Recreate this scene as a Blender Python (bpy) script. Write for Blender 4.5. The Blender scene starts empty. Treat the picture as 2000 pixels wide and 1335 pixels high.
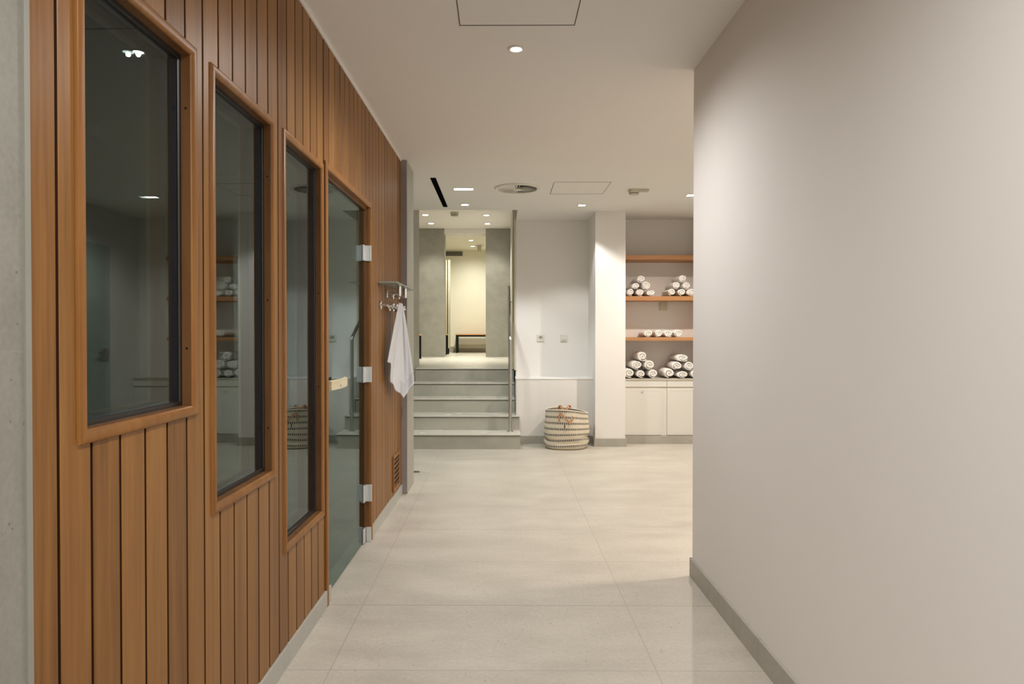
import bpy, bmesh, math, random
from mathutils import Vector, Matrix
S = bpy.context.scene
C = S.collection
PI = math.pi
random.seed(7)

# ------------------------------------------------------------------ camera
F = 1340.0
cam_d = bpy.data.cameras.new('camera'); cam = bpy.data.objects.new('camera', cam_d); C.objects.link(cam)
cam_d.sensor_width = 36.0; cam_d.lens = F * 36.0 / 2000.0
cam_d.shift_x = 0.01552; cam_d.shift_y = -0.00171
cam_d.clip_start = 0.05; cam_d.clip_end = 60
cam.location = (0, 0, 1.236)
cam.rotation_euler = (PI/2 - 0.0105, 0, 0.006)
S.camera = cam

# ------------------------------------------------------------------ world, exposure
w = bpy.data.worlds.new('world'); S.world = w; w.use_nodes = True
w.node_tree.nodes['Background'].inputs[0].default_value = (0.9, 0.93, 1.0, 1)
w.node_tree.nodes['Background'].inputs[1].default_value = 0.05
S.view_settings.view_transform = 'Standard'; S.view_settings.look = 'None'
S.view_settings.gamma = 1.0; S.view_settings.use_curve_mapping = False
S.view_settings.exposure = 0.40
S.cycles.max_bounces = 10; S.cycles.diffuse_bounces = 6; S.cycles.glossy_bounces = 5
S.cycles.transparent_max_bounces = 12
S.cycles.caustics_reflective = False; S.cycles.caustics_refractive = False

WARM = (1.0, 0.865, 0.735); NEUT = (1.0, 0.96, 0.92); COOL = (0.90, 1.0, 0.97); YEL = (1.0, 0.955, 0.82)
def spot(name, loc, watt, col, deg=110, blend=0.35, radius=0.035, tilt=(0, 0)):
    l = bpy.data.lights.new(name, 'SPOT'); l.energy = watt; l.color = col
    l.spot_size = math.radians(deg); l.spot_blend = blend; l.shadow_soft_size = radius
    o = bpy.data.objects.new(name, l); C.objects.link(o); o.location = loc
    o.rotation_euler = (tilt[0], tilt[1], 0); return o
CEIL = 2.56; UP = 0.80; UPC = 3.13; BKC = 3.10
# x, y, z, watts, colour, cone, kind of fitting
LAMPS = [
 ('corridor', 0.074, 3.211, CEIL, 74, NEUT, 166),
 ('entry',    0.074, 0.55, CEIL, 78, NEUT, 170),
 ('entry',    0.074, -1.3, CEIL, 132, NEUT, 172),
 ('stairfoot', -0.365, 7.095, CEIL, 33, (.95, 1.0, .985), 112),
 ('column',   0.845, 7.117, CEIL, 24, (1.0, .985, .96), 108),
 ('right',    1.85, 6.60, CEIL, 130, WARM, 150),
 ('right',    2.25, 3.75, CEIL, 145, WARM, 165),
]
for i, (n, x, y, z, e, c, deg) in enumerate(LAMPS):
    spot('light_' + n, (x, y, z - 0.013 if n == 'corridor' else z - 0.022), e, c, deg, 0.35 if deg < 130 else 1.0, .010 if n == 'corridor' else (.022 if x < 2 else .10))
spot('light_linear', (-0.336, 6.305, CEIL - 0.02), 32, COOL, 150, .8)
UPL = [(-1.2, 11.02), (-1.195, 11.87), (-0.223, 11.05), (-0.222, 11.91)]
for x, y in UPL: spot('light_upper', (x, y, UPC - 0.022), 56, YEL, 112, .9)
BKL = [(-0.588, 13.82), (-0.588, 14.76)]
for (x, y), e in zip(BKL, (130, 40)): spot('light_back', (x, y, BKC - 0.022), e, YEL, 165, 1.0)

# ------------------------------------------------------------------ material helpers
def mat(name):
    m = bpy.data.materials.new(name); m.use_nodes = True
    nt = m.node_tree; return m, nt, nt.nodes['Principled BSDF']
def N(nt, t, **k):
    n = nt.nodes.new(t)
    for a, b in k.items(): setattr(n, a, b)
    return n
def L(nt, a, b): nt.links.new(a, b)
def noise(nt, vec, scale, detail=3, rough=.5):
    n = N(nt, 'ShaderNodeTexNoise'); n.inputs['Scale'].default_value = scale
    n.inputs['Detail'].default_value = detail; n.inputs['Roughness'].default_value = rough
    if vec: L(nt, vec, n.inputs['Vector'])
    return n
def ramp(nt, fac, stops):
    r = N(nt, 'ShaderNodeValToRGB'); el = r.color_ramp.elements
    while len(el) < len(stops): el.new(0.5)
    for e, (p, c) in zip(el, stops):
        e.position = p; e.color = (*c, 1) if len(c) == 3 else c
    L(nt, fac, r.inputs[0]); return r
def mth(nt, op, a, b=None, c=None):
    n = N(nt, 'ShaderNodeMath', operation=op)
    for i, v in enumerate((a, b, c)):
        if v is None: continue
        if isinstance(v, (int, float)): n.inputs[i].default_value = v
        else: L(nt, v, n.inputs[i])
    return n.outputs[0]
def mixc(nt, fac, a, b, mode='MIX'):
    n = N(nt, 'ShaderNodeMix', data_type='RGBA', blend_type=mode)
    for i, v in ((0, fac), (6, a), (7, b)):
        if isinstance(v, (int, float)): n.inputs[i].default_value = v
        elif isinstance(v, tuple): n.inputs[i].default_value = (*v, 1)
        else: L(nt, v, n.inputs[i])
    return n.outputs[2]
def bump(nt, bsdf, h, strength=.2, dist=.002):
    b = N(nt, 'ShaderNodeBump'); b.inputs['Strength'].default_value = strength
    b.inputs['Distance'].default_value = dist; L(nt, h, b.inputs['Height']); L(nt, b.outputs[0], bsdf.inputs['Normal'])
def obco(nt): return N(nt, 'ShaderNodeTexCoord').outputs['Object']
def stretch(nt, vec, sc):
    m = N(nt, 'ShaderNodeMapping'); m.inputs['Scale'].default_value = sc; L(nt, vec, m.inputs[0]); return m.outputs[0]

def plain(name, col, rough=.5, metal=0., var=.03, scale=6, bmp=0., spec=.5):
    m, nt, b = mat(name); v = obco(nt); n = noise(nt, v, scale, 4)
    lo = tuple(max(0, c*(1-var)) for c in col); hi = tuple(min(1, c*(1+var)) for c in col)
    r = ramp(nt, n.outputs[0], [(.3, lo), (.7, hi)]); L(nt, r.outputs[0], b.inputs['Base Color'])
    b.inputs['Roughness'].default_value = rough; b.inputs['Metallic'].default_value = metal
    b.inputs['Specular IOR Level'].default_value = spec
    if bmp: bump(nt, b, noise(nt, v, 220, 2).outputs[0], bmp, .001)
    return m

def stone(name, lo, hi, dark, rough=.5, joints=None, scale=1.0, grout=(.5, .49, .45), pores=.5):
    """speckled limestone-look tile; joints = list of (axis, offset, period, half width)"""
    m, nt, b = mat(name); v = obco(nt)
    a = noise(nt, stretch(nt, v, (1, 2.2, 1.2)), 2.2*scale, 5, .6)
    f = noise(nt, v, 60*scale, 3, .6)
    s = mth(nt, 'ADD', mth(nt, 'MULTIPLY', a.outputs[0], .62), mth(nt, 'MULTIPLY', f.outputs[0], .38))
    c = ramp(nt, s, [(.36, lo), (.64, hi)]).outputs[0]
    vo = N(nt, 'ShaderNodeTexVoronoi'); vo.inputs['Scale'].default_value = 38*scale; vo.inputs['Randomness'].default_value = 1
    L(nt, v, vo.inputs['Vector'])
    sel = noise(nt, v, 9*scale, 2)
    sp = mth(nt, 'MULTIPLY', mth(nt, 'LESS_THAN', vo.outputs['Distance'], .13), mth(nt, 'GREATER_THAN', sel.outputs[0], .58))
    c = mixc(nt, mth(nt, 'MULTIPLY', sp, pores), c, dark)
    if joints:
        sx = N(nt, 'ShaderNodeSeparateXYZ'); L(nt, v, sx.inputs[0]); tot = None; ids = None
        for ax, off, per, hw in joints:
            t = mth(nt, 'DIVIDE', mth(nt, 'SUBTRACT', sx.outputs[ax], off), per)
            fr = mth(nt, 'ABSOLUTE', mth(nt, 'SUBTRACT', mth(nt, 'FRACT', mth(nt, 'ADD', t, .5)), .5))
            k = mth(nt, 'LESS_THAN', fr, hw/per)
            tot = k if tot is None else mth(nt, 'MAXIMUM', tot, k)
            idn = mth(nt, 'MULTIPLY', mth(nt, 'FLOOR', t), 7.31 + ax*5.17)
            ids = idn if ids is None else mth(nt, 'ADD', ids, idn)
        wn = N(nt, 'ShaderNodeTexWhiteNoise', noise_dimensions='1D'); L(nt, ids, wn.inputs['W'])
        c = mixc(nt, 1.0, c, ramp(nt, wn.outputs['Value'], [(0, (.955,.955,.955)), (1, (1, 1, 1))]).outputs[0], 'MULTIPLY')
        c = mixc(nt, tot, c, grout)
    L(nt, c, b.inputs['Base Color'])
    rr = ramp(nt, a.outputs[0], [(.3, (rough*.85,)*3), (.7, (min(1, rough*1.15),)*3)])
    L(nt, rr.outputs[0], b.inputs['Roughness'])
    bump(nt, b, f.outputs[0], .08, .001)
    return m

def wood(name, base, dark, light, pitch=None, off=0., grain=(40, 40, 1.6), rough=.42, along=2):
    """fine straight grained timber; with pitch the tone changes board by board along local y"""
    m, nt, b = mat(name); v = obco(nt)
    g = noise(nt, stretch(nt, v, grain), 1.5, 5, .62)
    g2 = noise(nt, stretch(nt, v, tuple(x*.28 for x in grain)), 1.3, 3, .5)
    s = mth(nt, 'ADD', mth(nt, 'MULTIPLY', g.outputs[0], .5), mth(nt, 'MULTIPLY', g2.outputs[0], .5))
    if pitch:
        sx = N(nt, 'ShaderNodeSeparateXYZ'); L(nt, v, sx.inputs[0])
        idx = mth(nt, 'FLOOR', mth(nt, 'DIVIDE', mth(nt, 'SUBTRACT', sx.outputs[1], off), pitch))
        wn = N(nt, 'ShaderNodeTexWhiteNoise', noise_dimensions='1D'); L(nt, idx, wn.inputs['W'])
        s = mth(nt, 'ADD', s, mth(nt, 'MULTIPLY', mth(nt, 'SUBTRACT', wn.outputs['Value'], .5), .22))
    c = ramp(nt, s, [(.30, dark), (.5, base), (.70, light)])
    L(nt, c.outputs[0], b.inputs['Base Color']); b.inputs['Roughness'].default_value = rough
    b.inputs['Specular IOR Level'].default_value = .4
    bump(nt, b, g.outputs[0], .12, .001)
    return m

def glass(name, tint, f0=.05, gcol=(1, 1, 1)):
    m = bpy.data.materials.new(name); m.use_nodes = True; nt = m.node_tree
    nt.nodes.remove(nt.nodes['Principled BSDF']); out = nt.nodes['Material Output']
    geo = N(nt, 'ShaderNodeNewGeometry')
    dp = N(nt, 'ShaderNodeVectorMath', operation='DOT_PRODUCT'); L(nt, geo.outputs['Incoming'], dp.inputs[0]); L(nt, geo.outputs['Normal'], dp.inputs[1])
    c = mth(nt, 'SUBTRACT', 1.0, mth(nt, 'ABSOLUTE', dp.outputs['Value']))
    fr = mth(nt, 'ADD', f0, mth(nt, 'MULTIPLY', mth(nt, 'POWER', c, 5.0), 1-f0))
    t = N(nt, 'ShaderNodeBsdfTransparent'); t.inputs[0].default_value = (*tint, 1)
    g = N(nt, 'ShaderNodeBsdfGlossy'); g.inputs[0].default_value = (*gcol, 1); g.inputs['Roughness'].default_value = .0
    mx = N(nt, 'ShaderNodeMixShader'); L(nt, fr, mx.inputs[0]); L(nt, t.outputs[0], mx.inputs[1]); L(nt, g.outputs[0], mx.inputs[2])
    L(nt, mx.outputs[0], out.inputs[0]); return m
def emit(name, col, st):
    m = bpy.data.materials.new(name); m.use_nodes = True; nt = m.node_tree
    nt.nodes.remove(nt.nodes['Principled BSDF']); e = N(nt, 'ShaderNodeEmission')
    e.inputs[0].default_value = (*col, 1); e.inputs[1].default_value = st; L(nt, e.outputs[0], nt.nodes['Material Output'].inputs[0]); return m

def terry(name, col, sc=260):
    m, nt, b = mat(name); v = obco(nt)
    n = noise(nt, v, sc, 3, .7); n2 = noise(nt, v, 22, 3, .6)
    c = ramp(nt, n.outputs[0], [(.25, tuple(x*.9 for x in col)), (.75, col)])
    L(nt, c.outputs[0], b.inputs['Base Color']); b.inputs['Roughness'].default_value = .95
    b.inputs['Sheen Weight'].default_value = .25
    h = mth(nt, 'ADD', n.outputs[0], mth(nt, 'MULTIPLY', n2.outputs[0], 1.5)); bump(nt, b, h, .7, .004)
    return m

def basket_mat():
    m, nt, b = mat('woven_cotton_with_dashes')
    uv = N(nt, 'ShaderNodeUVMap'); sx = N(nt, 'ShaderNodeSeparateXYZ'); L(nt, uv.outputs[0], sx.inputs[0])
    U, V = sx.outputs[0], sx.outputs[1]
    fv = mth(nt, 'FRACT', mth(nt, 'DIVIDE', mth(nt, 'SUBTRACT', V, .012), .0585))
    row = mth(nt, 'LESS_THAN', mth(nt, 'ABSOLUTE', mth(nt, 'SUBTRACT', fv, .5)), .185)
    fu = mth(nt, 'FRACT', mth(nt, 'DIVIDE', U, .0193))
    dash = mth(nt, 'LESS_THAN', mth(nt, 'ABSOLUTE', mth(nt, 'SUBTRACT', fu, .5)), .28)
    n = noise(nt, obco(nt), 180, 3, .7)
    c = ramp(nt, n.outputs[0], [(.3, (.60, .53, .42)), (.7, (.78, .71, .59))]).outputs[0]
    c = mixc(nt, mth(nt, 'MULTIPLY', row, dash), c, (.035, .035, .038))
    L(nt, c, b.inputs['Base Color']); b.inputs['Roughness'].default_value = .9
    bump(nt, b, n.outputs[0], .4, .002); return m

M = {}
M['wall'] = plain('painted_plaster', (.80, .782, .765), .7, var=.012, scale=1.5, bmp=.03, spec=.25)
M['ceil'] = plain('ceiling_paint', (.80, .78, .75), .85, var=.01, scale=1.2, spec=.15)
M['cream'] = plain('cream_paint', (.82, .80, .68), .6, var=.02, scale=2, spec=.3)
M['creamframe'] = plain('cream_door_frame', (.62, .57, .45), .45, var=.03, scale=3)
M['floor'] = stone('floor_tile', (.455, .425, .37), (.58, .545, .48), (.20, .17, .13), .42,
                   [(0, -.6245, 1.1965, .0016), (1, 3.1027, .6005, .0018), (1, 3.1027, 60., .0034)], 1.0, (.36, .335, .285), .75)
M['stonewall'] = stone('wall_tile', (.215, .21, .185), (.29, .283, .25), (.09, .08, .065), .5, [(2, 1.205, 1.2, .002)], 1.3, (.26, .25, .22), .6)
M['pillar'] = stone('pillar_tile', (.34, .335, .29), (.42, .41, .36), (.2, .19, .16), .45, [(2, 1.205, 1.2, .002)], 1.0, (.28, .27, .24), .3)
M['base'] = stone('skirting_tile', (.36, .345, .305), (.46, .44, .395), (.15, .13, .1), .45, [(1, 3.16, .603, .0013), (0, .4, .6, .0013)], 1.6, (.24, .22, .19), .4)
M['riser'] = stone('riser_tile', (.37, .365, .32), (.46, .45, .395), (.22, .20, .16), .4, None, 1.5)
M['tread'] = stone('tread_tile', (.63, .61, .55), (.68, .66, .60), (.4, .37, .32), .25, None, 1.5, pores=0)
M['upfloor'] = stone('upper_floor_tile', (.66, .64, .57), (.69, .67, .60), (.5, .46, .4), .3, [(1, 8.53, .6, .002)], 1.0, (.45, .42, .35), 0)
M['panel'] = stone('grey_microcement', (.27, .262, .225), (.345, .335, .29), (.2, .2, .16), .6, None, 2.5, pores=.2)
PITCH = .1005; G0 = 1.255
M['timber'] = wood('timber_boards', (.245, .106, .023), (.152, .060, .011), (.325, .152, .038), PITCH, G0)
M['trimwood'] = wood('timber_trim', (.26, .108, .022), (.178, .069, .012), (.325, .148, .036), None, 0, (30, 30, 3))
M['darkwood'] = wood('timber_reveal', (.16, .073, .025), (.10, .043, .013), (.21, .098, .034), None, 0, (30, 30, 3))
M['oak'] = wood('oak_shelf', (.42, .205, .085), (.33, .15, .055), (.50, .26, .12), None, 0, (2, 30, 30), .5)
M['benchwood'] = wood('bench_slats', (.62, .30, .10), (.5, .22, .06), (.7, .38, .15), None, 0, (2, 30, 30), .5)
M['palewood'] = wood('pale_handle_wood', (.62, .55, .38), (.5, .43, .28), (.7, .63, .46), None, 0, (30, 3, 30), .5)
M['black'] = plain('black_metal', (.012, .012, .013), .5, spec=.2)
M['void'] = plain('black_slot', (.006, .006, .007), .95, spec=0.)
M['gasket'] = plain('black_rubber', (.015, .014, .014), .35)
M['spacer'] = plain('glazing_spacer', (.05, .07, .11), .3, .6)
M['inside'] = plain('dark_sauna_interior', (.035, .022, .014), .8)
M['chrome'] = plain('polished_chrome', (.78, .79, .80), .08, 1.0, var=.02)
M['steel'] = plain('brushed_steel', (.55, .55, .53), .24, 1.0, var=.05, scale=30)
M['satin'] = plain('satin_aluminium', (.72, .74, .74), .42, .55, var=.02)
M['white'] = plain('white_plastic', (.70, .68, .63), .4, var=.01)
M['beige'] = plain('aged_white_plastic', (.55, .52, .43), .5, var=.03)
M['gapshade'] = plain('board_gap_shade', (.012, .010, .008), .95, spec=.05)  # near-black colour deepens the shade between the boards
M['mauve'] = plain('mauve_grey_facing', (.27, .245, .245), .6, var=.06, scale=12)
M['baseL'] = stone('light_skirting_tile', (.42, .42, .39), (.50, .50, .46), (.2, .19, .16), .4, [(1, 3.087, .603, .0013)], 1.6, (.3, .29, .27), .3)
M['groove'] = plain('groove_side_shade', (.045, .020, .009), .8, spec=.1)  # shade inside the grooves, painted dark brown on the board sides
M['gap'] = plain('dark_gap', (.05, .045, .04), .8)
M['cab'] = plain('cabinet_lacquer', (.74, .725, .69), .4, var=.01, scale=2)
M['counter'] = stone('counter_stone', (.45, .42, .35), (.55, .51, .44), (.3, .27, .2), .4, None, 2)
M['towel'] = terry('white_terry', (.90, .885, .865))
M['towel2'] = terry('white_terry_hanging', (.76, .78, .83), 420)
M['hem'] = plain('flat_woven_hem', (.60, .61, .66), .9, var=.03, scale=200)
M['basket'] = basket_mat()
M['leather'] = plain('tan_leather', (.50, .28, .15), .6, var=.1, scale=30)
M['tag'] = plain('dark_leather', (.08, .05, .04), .6)
M['glass'] = glass('window_glass', (.62, .70, .66), .058, (.77, .87, .90))
M['dglass'] = glass('door_glass', (.55, .66, .60), .046, (.77, .875, .90))
M['shelfglass'] = plain('satin_glass', (.50, .60, .54), .25, var=.01)
M['shelfglass'].node_tree.nodes['Principled BSDF'].inputs['Transmission Weight'].default_value = .45
M['frost'] = plain('greenish_glass_door', (.42, .50, .46), .06, var=.02)
M['lens'] = emit('lamp_lens', (1.0, .97, .90), 14)
M['lensc'] = emit('lamp_lens_cool', (.92, 1.0, 1.0), 9)
M['strip'] = plain('metal_edge_strip', (.27, .27, .235), .5)
M['yellow'] = plain('yellow_edge', (.60, .52, .20), .5)
M['locker'] = plain('locker_side', (.42, .42, .36), .5)

# ------------------------------------------------------------------ mesh helpers
class MB:
    def __init__(s): s.v = []; s.f = []; s.uv = {}
    def add(s, vs, fs):
        o = len(s.v); s.v += [tuple(v) for v in vs]; s.f += [tuple(i+o for i in f) for f in fs]; return o
    def box(s, x0, x1, y0, y1, z0, z1, b=0.):
        if b <= 0:
            s.add([(x0,y0,z0),(x1,y0,z0),(x1,y1,z0),(x0,y1,z0),(x0,y0,z1),(x1,y0,z1),(x1,y1,z1),(x0,y1,z1)],
                  [(0,3,2,1),(4,5,6,7),(0,1,5,4),(1,2,6,5),(2,3,7,6),(3,0,4,7)])
        else:
            bm = bmesh.new(); bmesh.ops.create_cube(bm, size=1)
            for v in bm.verts:
                v.co = ((x0+x1)/2+v.co.x*(x1-x0), (y0+y1)/2+v.co.y*(y1-y0), (z0+z1)/2+v.co.z*(z1-z0))
            bmesh.ops.bevel(bm, geom=bm.edges[:], offset=b, segments=2, affect='EDGES', profile=.5)
            bm.verts.index_update(); s.add([v.co[:] for v in bm.verts], [[v.index for v in f.verts] for f in bm.faces]); bm.free()
        return s
    def lathe(s, c, axis, prof, n=24, sx=1., sy=1., cap=True):
        """prof = [(r, t)] along axis through c"""
        a = Vector(axis).normalized(); u = a.orthogonal().normalized() if abs(a.z) < .9 else Vector((1, 0, 0)); w_ = a.cross(u)
        c = Vector(c); vs = []
        for r, t in prof:
            for i in range(n):
                th = 2*PI*i/n; vs.append(c + a*t + u*(r*math.cos(th)*sx) + w_*(r*math.sin(th)*sy))
        fs = []
        for j in range(len(prof)-1):
            for i in range(n): fs.append((j*n+i, j*n+(i+1) % n, (j+1)*n+(i+1) % n, (j+1)*n+i))
        if cap: fs.append(tuple(range(n))[::-1]); fs.append(tuple((len(prof)-1)*n+i for i in range(n)))
        s.add(vs, fs); return s
    def cyl(s, p0, p1, r, n=20, b=0.):
        p0 = Vector(p0); p1 = Vector(p1); h = (p1-p0).length
        pr = [(r, 0), (r, h)] if b <= 0 else [(r-b, 0), (r, b), (r, h-b), (r-b, h)]
        return s.lathe(p0, p1-p0, pr, n)
    def tube(s, pts, r, n=14):
        pts = [Vector(p) for p in pts]; vs = []; ref = None
        for i, p in enumerate(pts):
            t = (pts[min(i+1, len(pts)-1)] - pts[max(i-1, 0)]).normalized()
            if ref is None: ref = t.orthogonal().normalized()
            ref = (ref - t*ref.dot(t)).normalized(); w_ = t.cross(ref)
            for k in range(n):
                a = 2*PI*k/n; vs.append(p + ref*(r*math.cos(a)) + w_*(r*math.sin(a)))
        fs = [(j*n+i, j*n+(i+1) % n, (j+1)*n+(i+1) % n, (j+1)*n+i) for j in range(len(pts)-1) for i in range(n)]
        fs += [tuple(range(n))[::-1], tuple((len(pts)-1)*n+i for i in range(n))]
        s.add(vs, fs); return s
    def ball(s, c, r, n=14):
        pr = [(max(1e-4, r*math.sin(PI*i/8)), -r*math.cos(PI*i/8)) for i in range(9)]
        return s.lathe(c, (0, 0, 1), pr, n)
    def ring(s, s0, s1, z0, z1, prof):
        """mitred rectangular frame in local (x=out of wall, y=along, z); prof = closed [(inset, x)]"""
        n = len(prof); vs = []
        for cy, cz, dy, dz in ((s0, z0, 1, 1), (s1, z0, -1, 1), (s1, z1, -1, -1), (s0, z1, 1, -1)):
            for o, d in prof: vs.append((d, cy+dy*o, cz+dz*o))
        fs = [(j*n+i, ((j+1) % 4)*n+i, ((j+1) % 4)*n+(i+1) % n, j*n+(i+1) % n) for j in range(4) for i in range(n)]
        s.add(vs, fs); return s
    def make(s, name, m, parent=None, smooth=None, at=None, rot=None):
        me = bpy.data.meshes.new(name); me.from_pydata(s.v, [], s.f); me.validate()
        bm = bmesh.new(); bm.from_mesh(me); bmesh.ops.recalc_face_normals(bm, faces=bm.faces[:]); bm.to_mesh(me); bm.free()
        me.materials.append(M[m] if isinstance(m, str) else m)
        o = bpy.data.objects.new(name, me); C.objects.link(o)
        if parent: o.parent = parent
        if at is not None: o.location = at
        if rot is not None: o.rotation_euler = rot
        if smooth is not None:
            me.shade_smooth()
            try: me.set_sharp_from_angle(angle=math.radians(smooth))
            except Exception: pass
        return o
def BX(*a, b=0.): return MB().box(*a, b=b)

def thing(name, label, cat, loc=(0, 0, 0), rotz=0., group=None, kind=None):
    o = bpy.data.objects.new(name, None); C.objects.link(o); o.empty_display_size = .05
    o.location = loc; o.rotation_euler = (0, 0, rotz); o['label'] = label; o['category'] = cat
    if group: o['group'] = group
    if kind: o['kind'] = kind
    return o
def tag(o, label, cat, group=None, kind=None):
    o['label'] = label; o['category'] = cat
    if group: o['group'] = group
    if kind: o['kind'] = kind
    return o
def struct(o, label, cat):
    o['kind'] = 'structure'; o['label'] = label; o['category'] = cat; return o
def lab(o, t): o['label'] = t; return o

# ------------------------------------------------------------------ left wall frame (slightly off square)
X0 = -.828; TH = math.atan(.0128)
def LW(d, s, z=0.):   # world point of (out of wall, along wall, up)
    return (X0 + d*math.cos(TH) + s*math.sin(TH), s*math.cos(TH) - d*math.sin(TH), z)
LR = (0, 0, -TH)
def lw(mb, name, m, **k): return mb.make(name, m, at=(X0, 0, 0), rot=LR, **k)

# ------------------------------------------------------------------ floor, ceiling, walls
struct(BX(-1.2, 2.80, -2.6, 7.80, -.12, 0).make('floor', 'floor'), 'pale stone tile floor of the corridor', 'floor')
struct(BX(-3.2, 2.2, 8.84, 15.7, .60, .80).make('floor_upper', 'upfloor'), 'pale tile floor at the top of the stairs', 'floor')
c = MB(); c.box(-1.25, .187, -2.6, 7.40, CEIL, CEIL+.2); c.box(.187, 2.80, -2.6, 8.25, CEIL, CEIL+.2)
struct(c.make('ceiling', 'ceil'), 'smooth painted ceiling over the corridor', 'ceiling')
struct(BX(-3.2, .45, 7.40, 12.45, UPC, UPC+.2).make('ceiling_upper', 'ceil'), 'raised ceiling above the top of the stairs', 'ceiling')
c = MB(); c.box(-1.25, .187, 7.38, 7.41, CEIL+.2, UPC+.2)
struct(c.make('trim_1', 'ceil'), 'drop between the low and the raised ceiling', 'trim')
struct(BX(-3.2, 2.2, 12.75, 15.7, BKC, BKC+.2).make('ceiling_back', 'cream'), 'cream ceiling of the far changing room', 'ceiling')

struct(BX(.976, 1.10, -2.6, 3.478, 0, CEIL).make('wall_right', 'wall'), 'large plain white wall in the right foreground', 'wall')
struct(BX(-1.2, 2.80, -2.75, -2.6, 0, CEIL).make('wall_front', 'wall'), 'plain wall behind the viewer', 'wall')
struct(BX(1.10, 2.80, 2.35, 2.50, 0, CEIL).make('wall_alcove', 'wall'), 'plain wall behind the right foreground wall', 'wall')
struct(BX(2.65, 2.80, 2.50, 8.25, 0, CEIL).make('wall_far_right', 'wall'), 'plain wall closing the towel room on the right', 'wall')
# back wall: proud wainscot below, recessed plaster above
c = MB(); c.box(.178, 1.036, 7.665, 8.07, 0, .7205)
struct(c.make('wall_back_lower', 'wall'), 'low white wall section under a ledge beside the stairs', 'wall')
c = MB(); c.box(.174, 1.034, 7.661, 8.07, .7205, .7255)
struct(c.make('trim_2', 'wall'), 'white ledge capping the low wall beside the stairs', 'trim')
struct(BX(.187, 1.20, 8.07, 8.25, 0, CEIL).make('wall_back', 'wall'), 'recessed white wall above the ledge with two sockets', 'wall')
struct(BX(1.035, 1.362, 7.473, 8.25, 0, CEIL).make('wall_column', 'wall'), 'white boxed column lit by a ceiling spot', 'wall')
struct(BX(1.362, 2.80, 8.05, 8.25, 0, CEIL).make('wall_niche', 'wall'), 'white back wall of the towel shelf niche', 'wall')
struct(BX(2.27, 2.65, 7.80, 8.05, .726, CEIL).make('wall_niche_side', 'wall'), 'white wall right of the towel shelves', 'wall')
# stairwell right side: jamb, then wall
struct(BX(.187, .45, 8.25, 12.45, .6, UPC).make('wall_stair_right', 'wall'), 'white wall on the right of the stairwell', 'wall')
c = MB(); c.box(.187, .45, 7.41, 8.25, CEIL+.2, UPC)
struct(c.make('wall_stair_upper', 'wall'), 'white wall above the ceiling edge of the stairwell', 'wall')
struct(BX(-1.20, -1.063, 5.66, 9.00, 0, UPC).make('wall_stair_left', 'pillar'), 'grey tiled wall on the left of the stairs', 'wall')
struct(BX(-3.2, -1.20, 8.84, 9.00, .8, UPC).make('wall_landing', 'wall'), 'plain wall at the left of the landing', 'wall')
struct(BX(-3.35, -3.2, 8.84, 15.7, .6, UPC).make('wall_upper_left', 'cream'), 'cream wall far left upstairs', 'wall')
struct(BX(2.2, 2.35, 12.75, 15.7, .6, UPC).make('wall_upper_right', 'cream'), 'cream wall far right upstairs', 'wall')
struct(BX(.45, 2.2, 12.45, 12.75, .6, UPC+.2).make('wall_upper_front', 'cream'), 'cream wall right of the grey panels', 'wall')
struct(BX(-3.2, -1.013, 12.45, 12.75, .8, UPC).make('wall_panel_left', 'panel'), 'grey cement panel left of the far passage', 'wall')
struct(BX(-.263, .45, 12.45, 12.75, .8, UPC).make('wall_panel_right', 'panel'), 'grey cement panel right of the far passage', 'wall')
struct(BX(-1.013, -.263, 12.45, 12.75, 3.036, UPC).make('trim_3', 'ceil'), 'pale header over the far passage', 'trim')
c = BX(-3.35, 2.35, 15.50, 15.70, .8, BKC)
struct(c.make('wall_upper_back', 'cream'), 'cream end wall of the far changing room', 'wall')
struct(BX(-3.2, 2.2, 15.485, 15.5, .8, .89).make('baseboard_upper', 'base'), 'grey stone skirting in the far changing room', 'baseboard')
struct(BX(-3.2, 2.2, 15.47, 15.5, .93, .945).make('trim_4', 'cream'), 'thin cream rail above the far skirting', 'trim')
# pillar at the end of the timber wall
struct(BX(-.95, -.715, 5.262, 5.655, 0, CEIL).make('wall_pillar', 'pillar'), 'grey tiled pillar at the end of the timber wall', 'wall')

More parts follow.
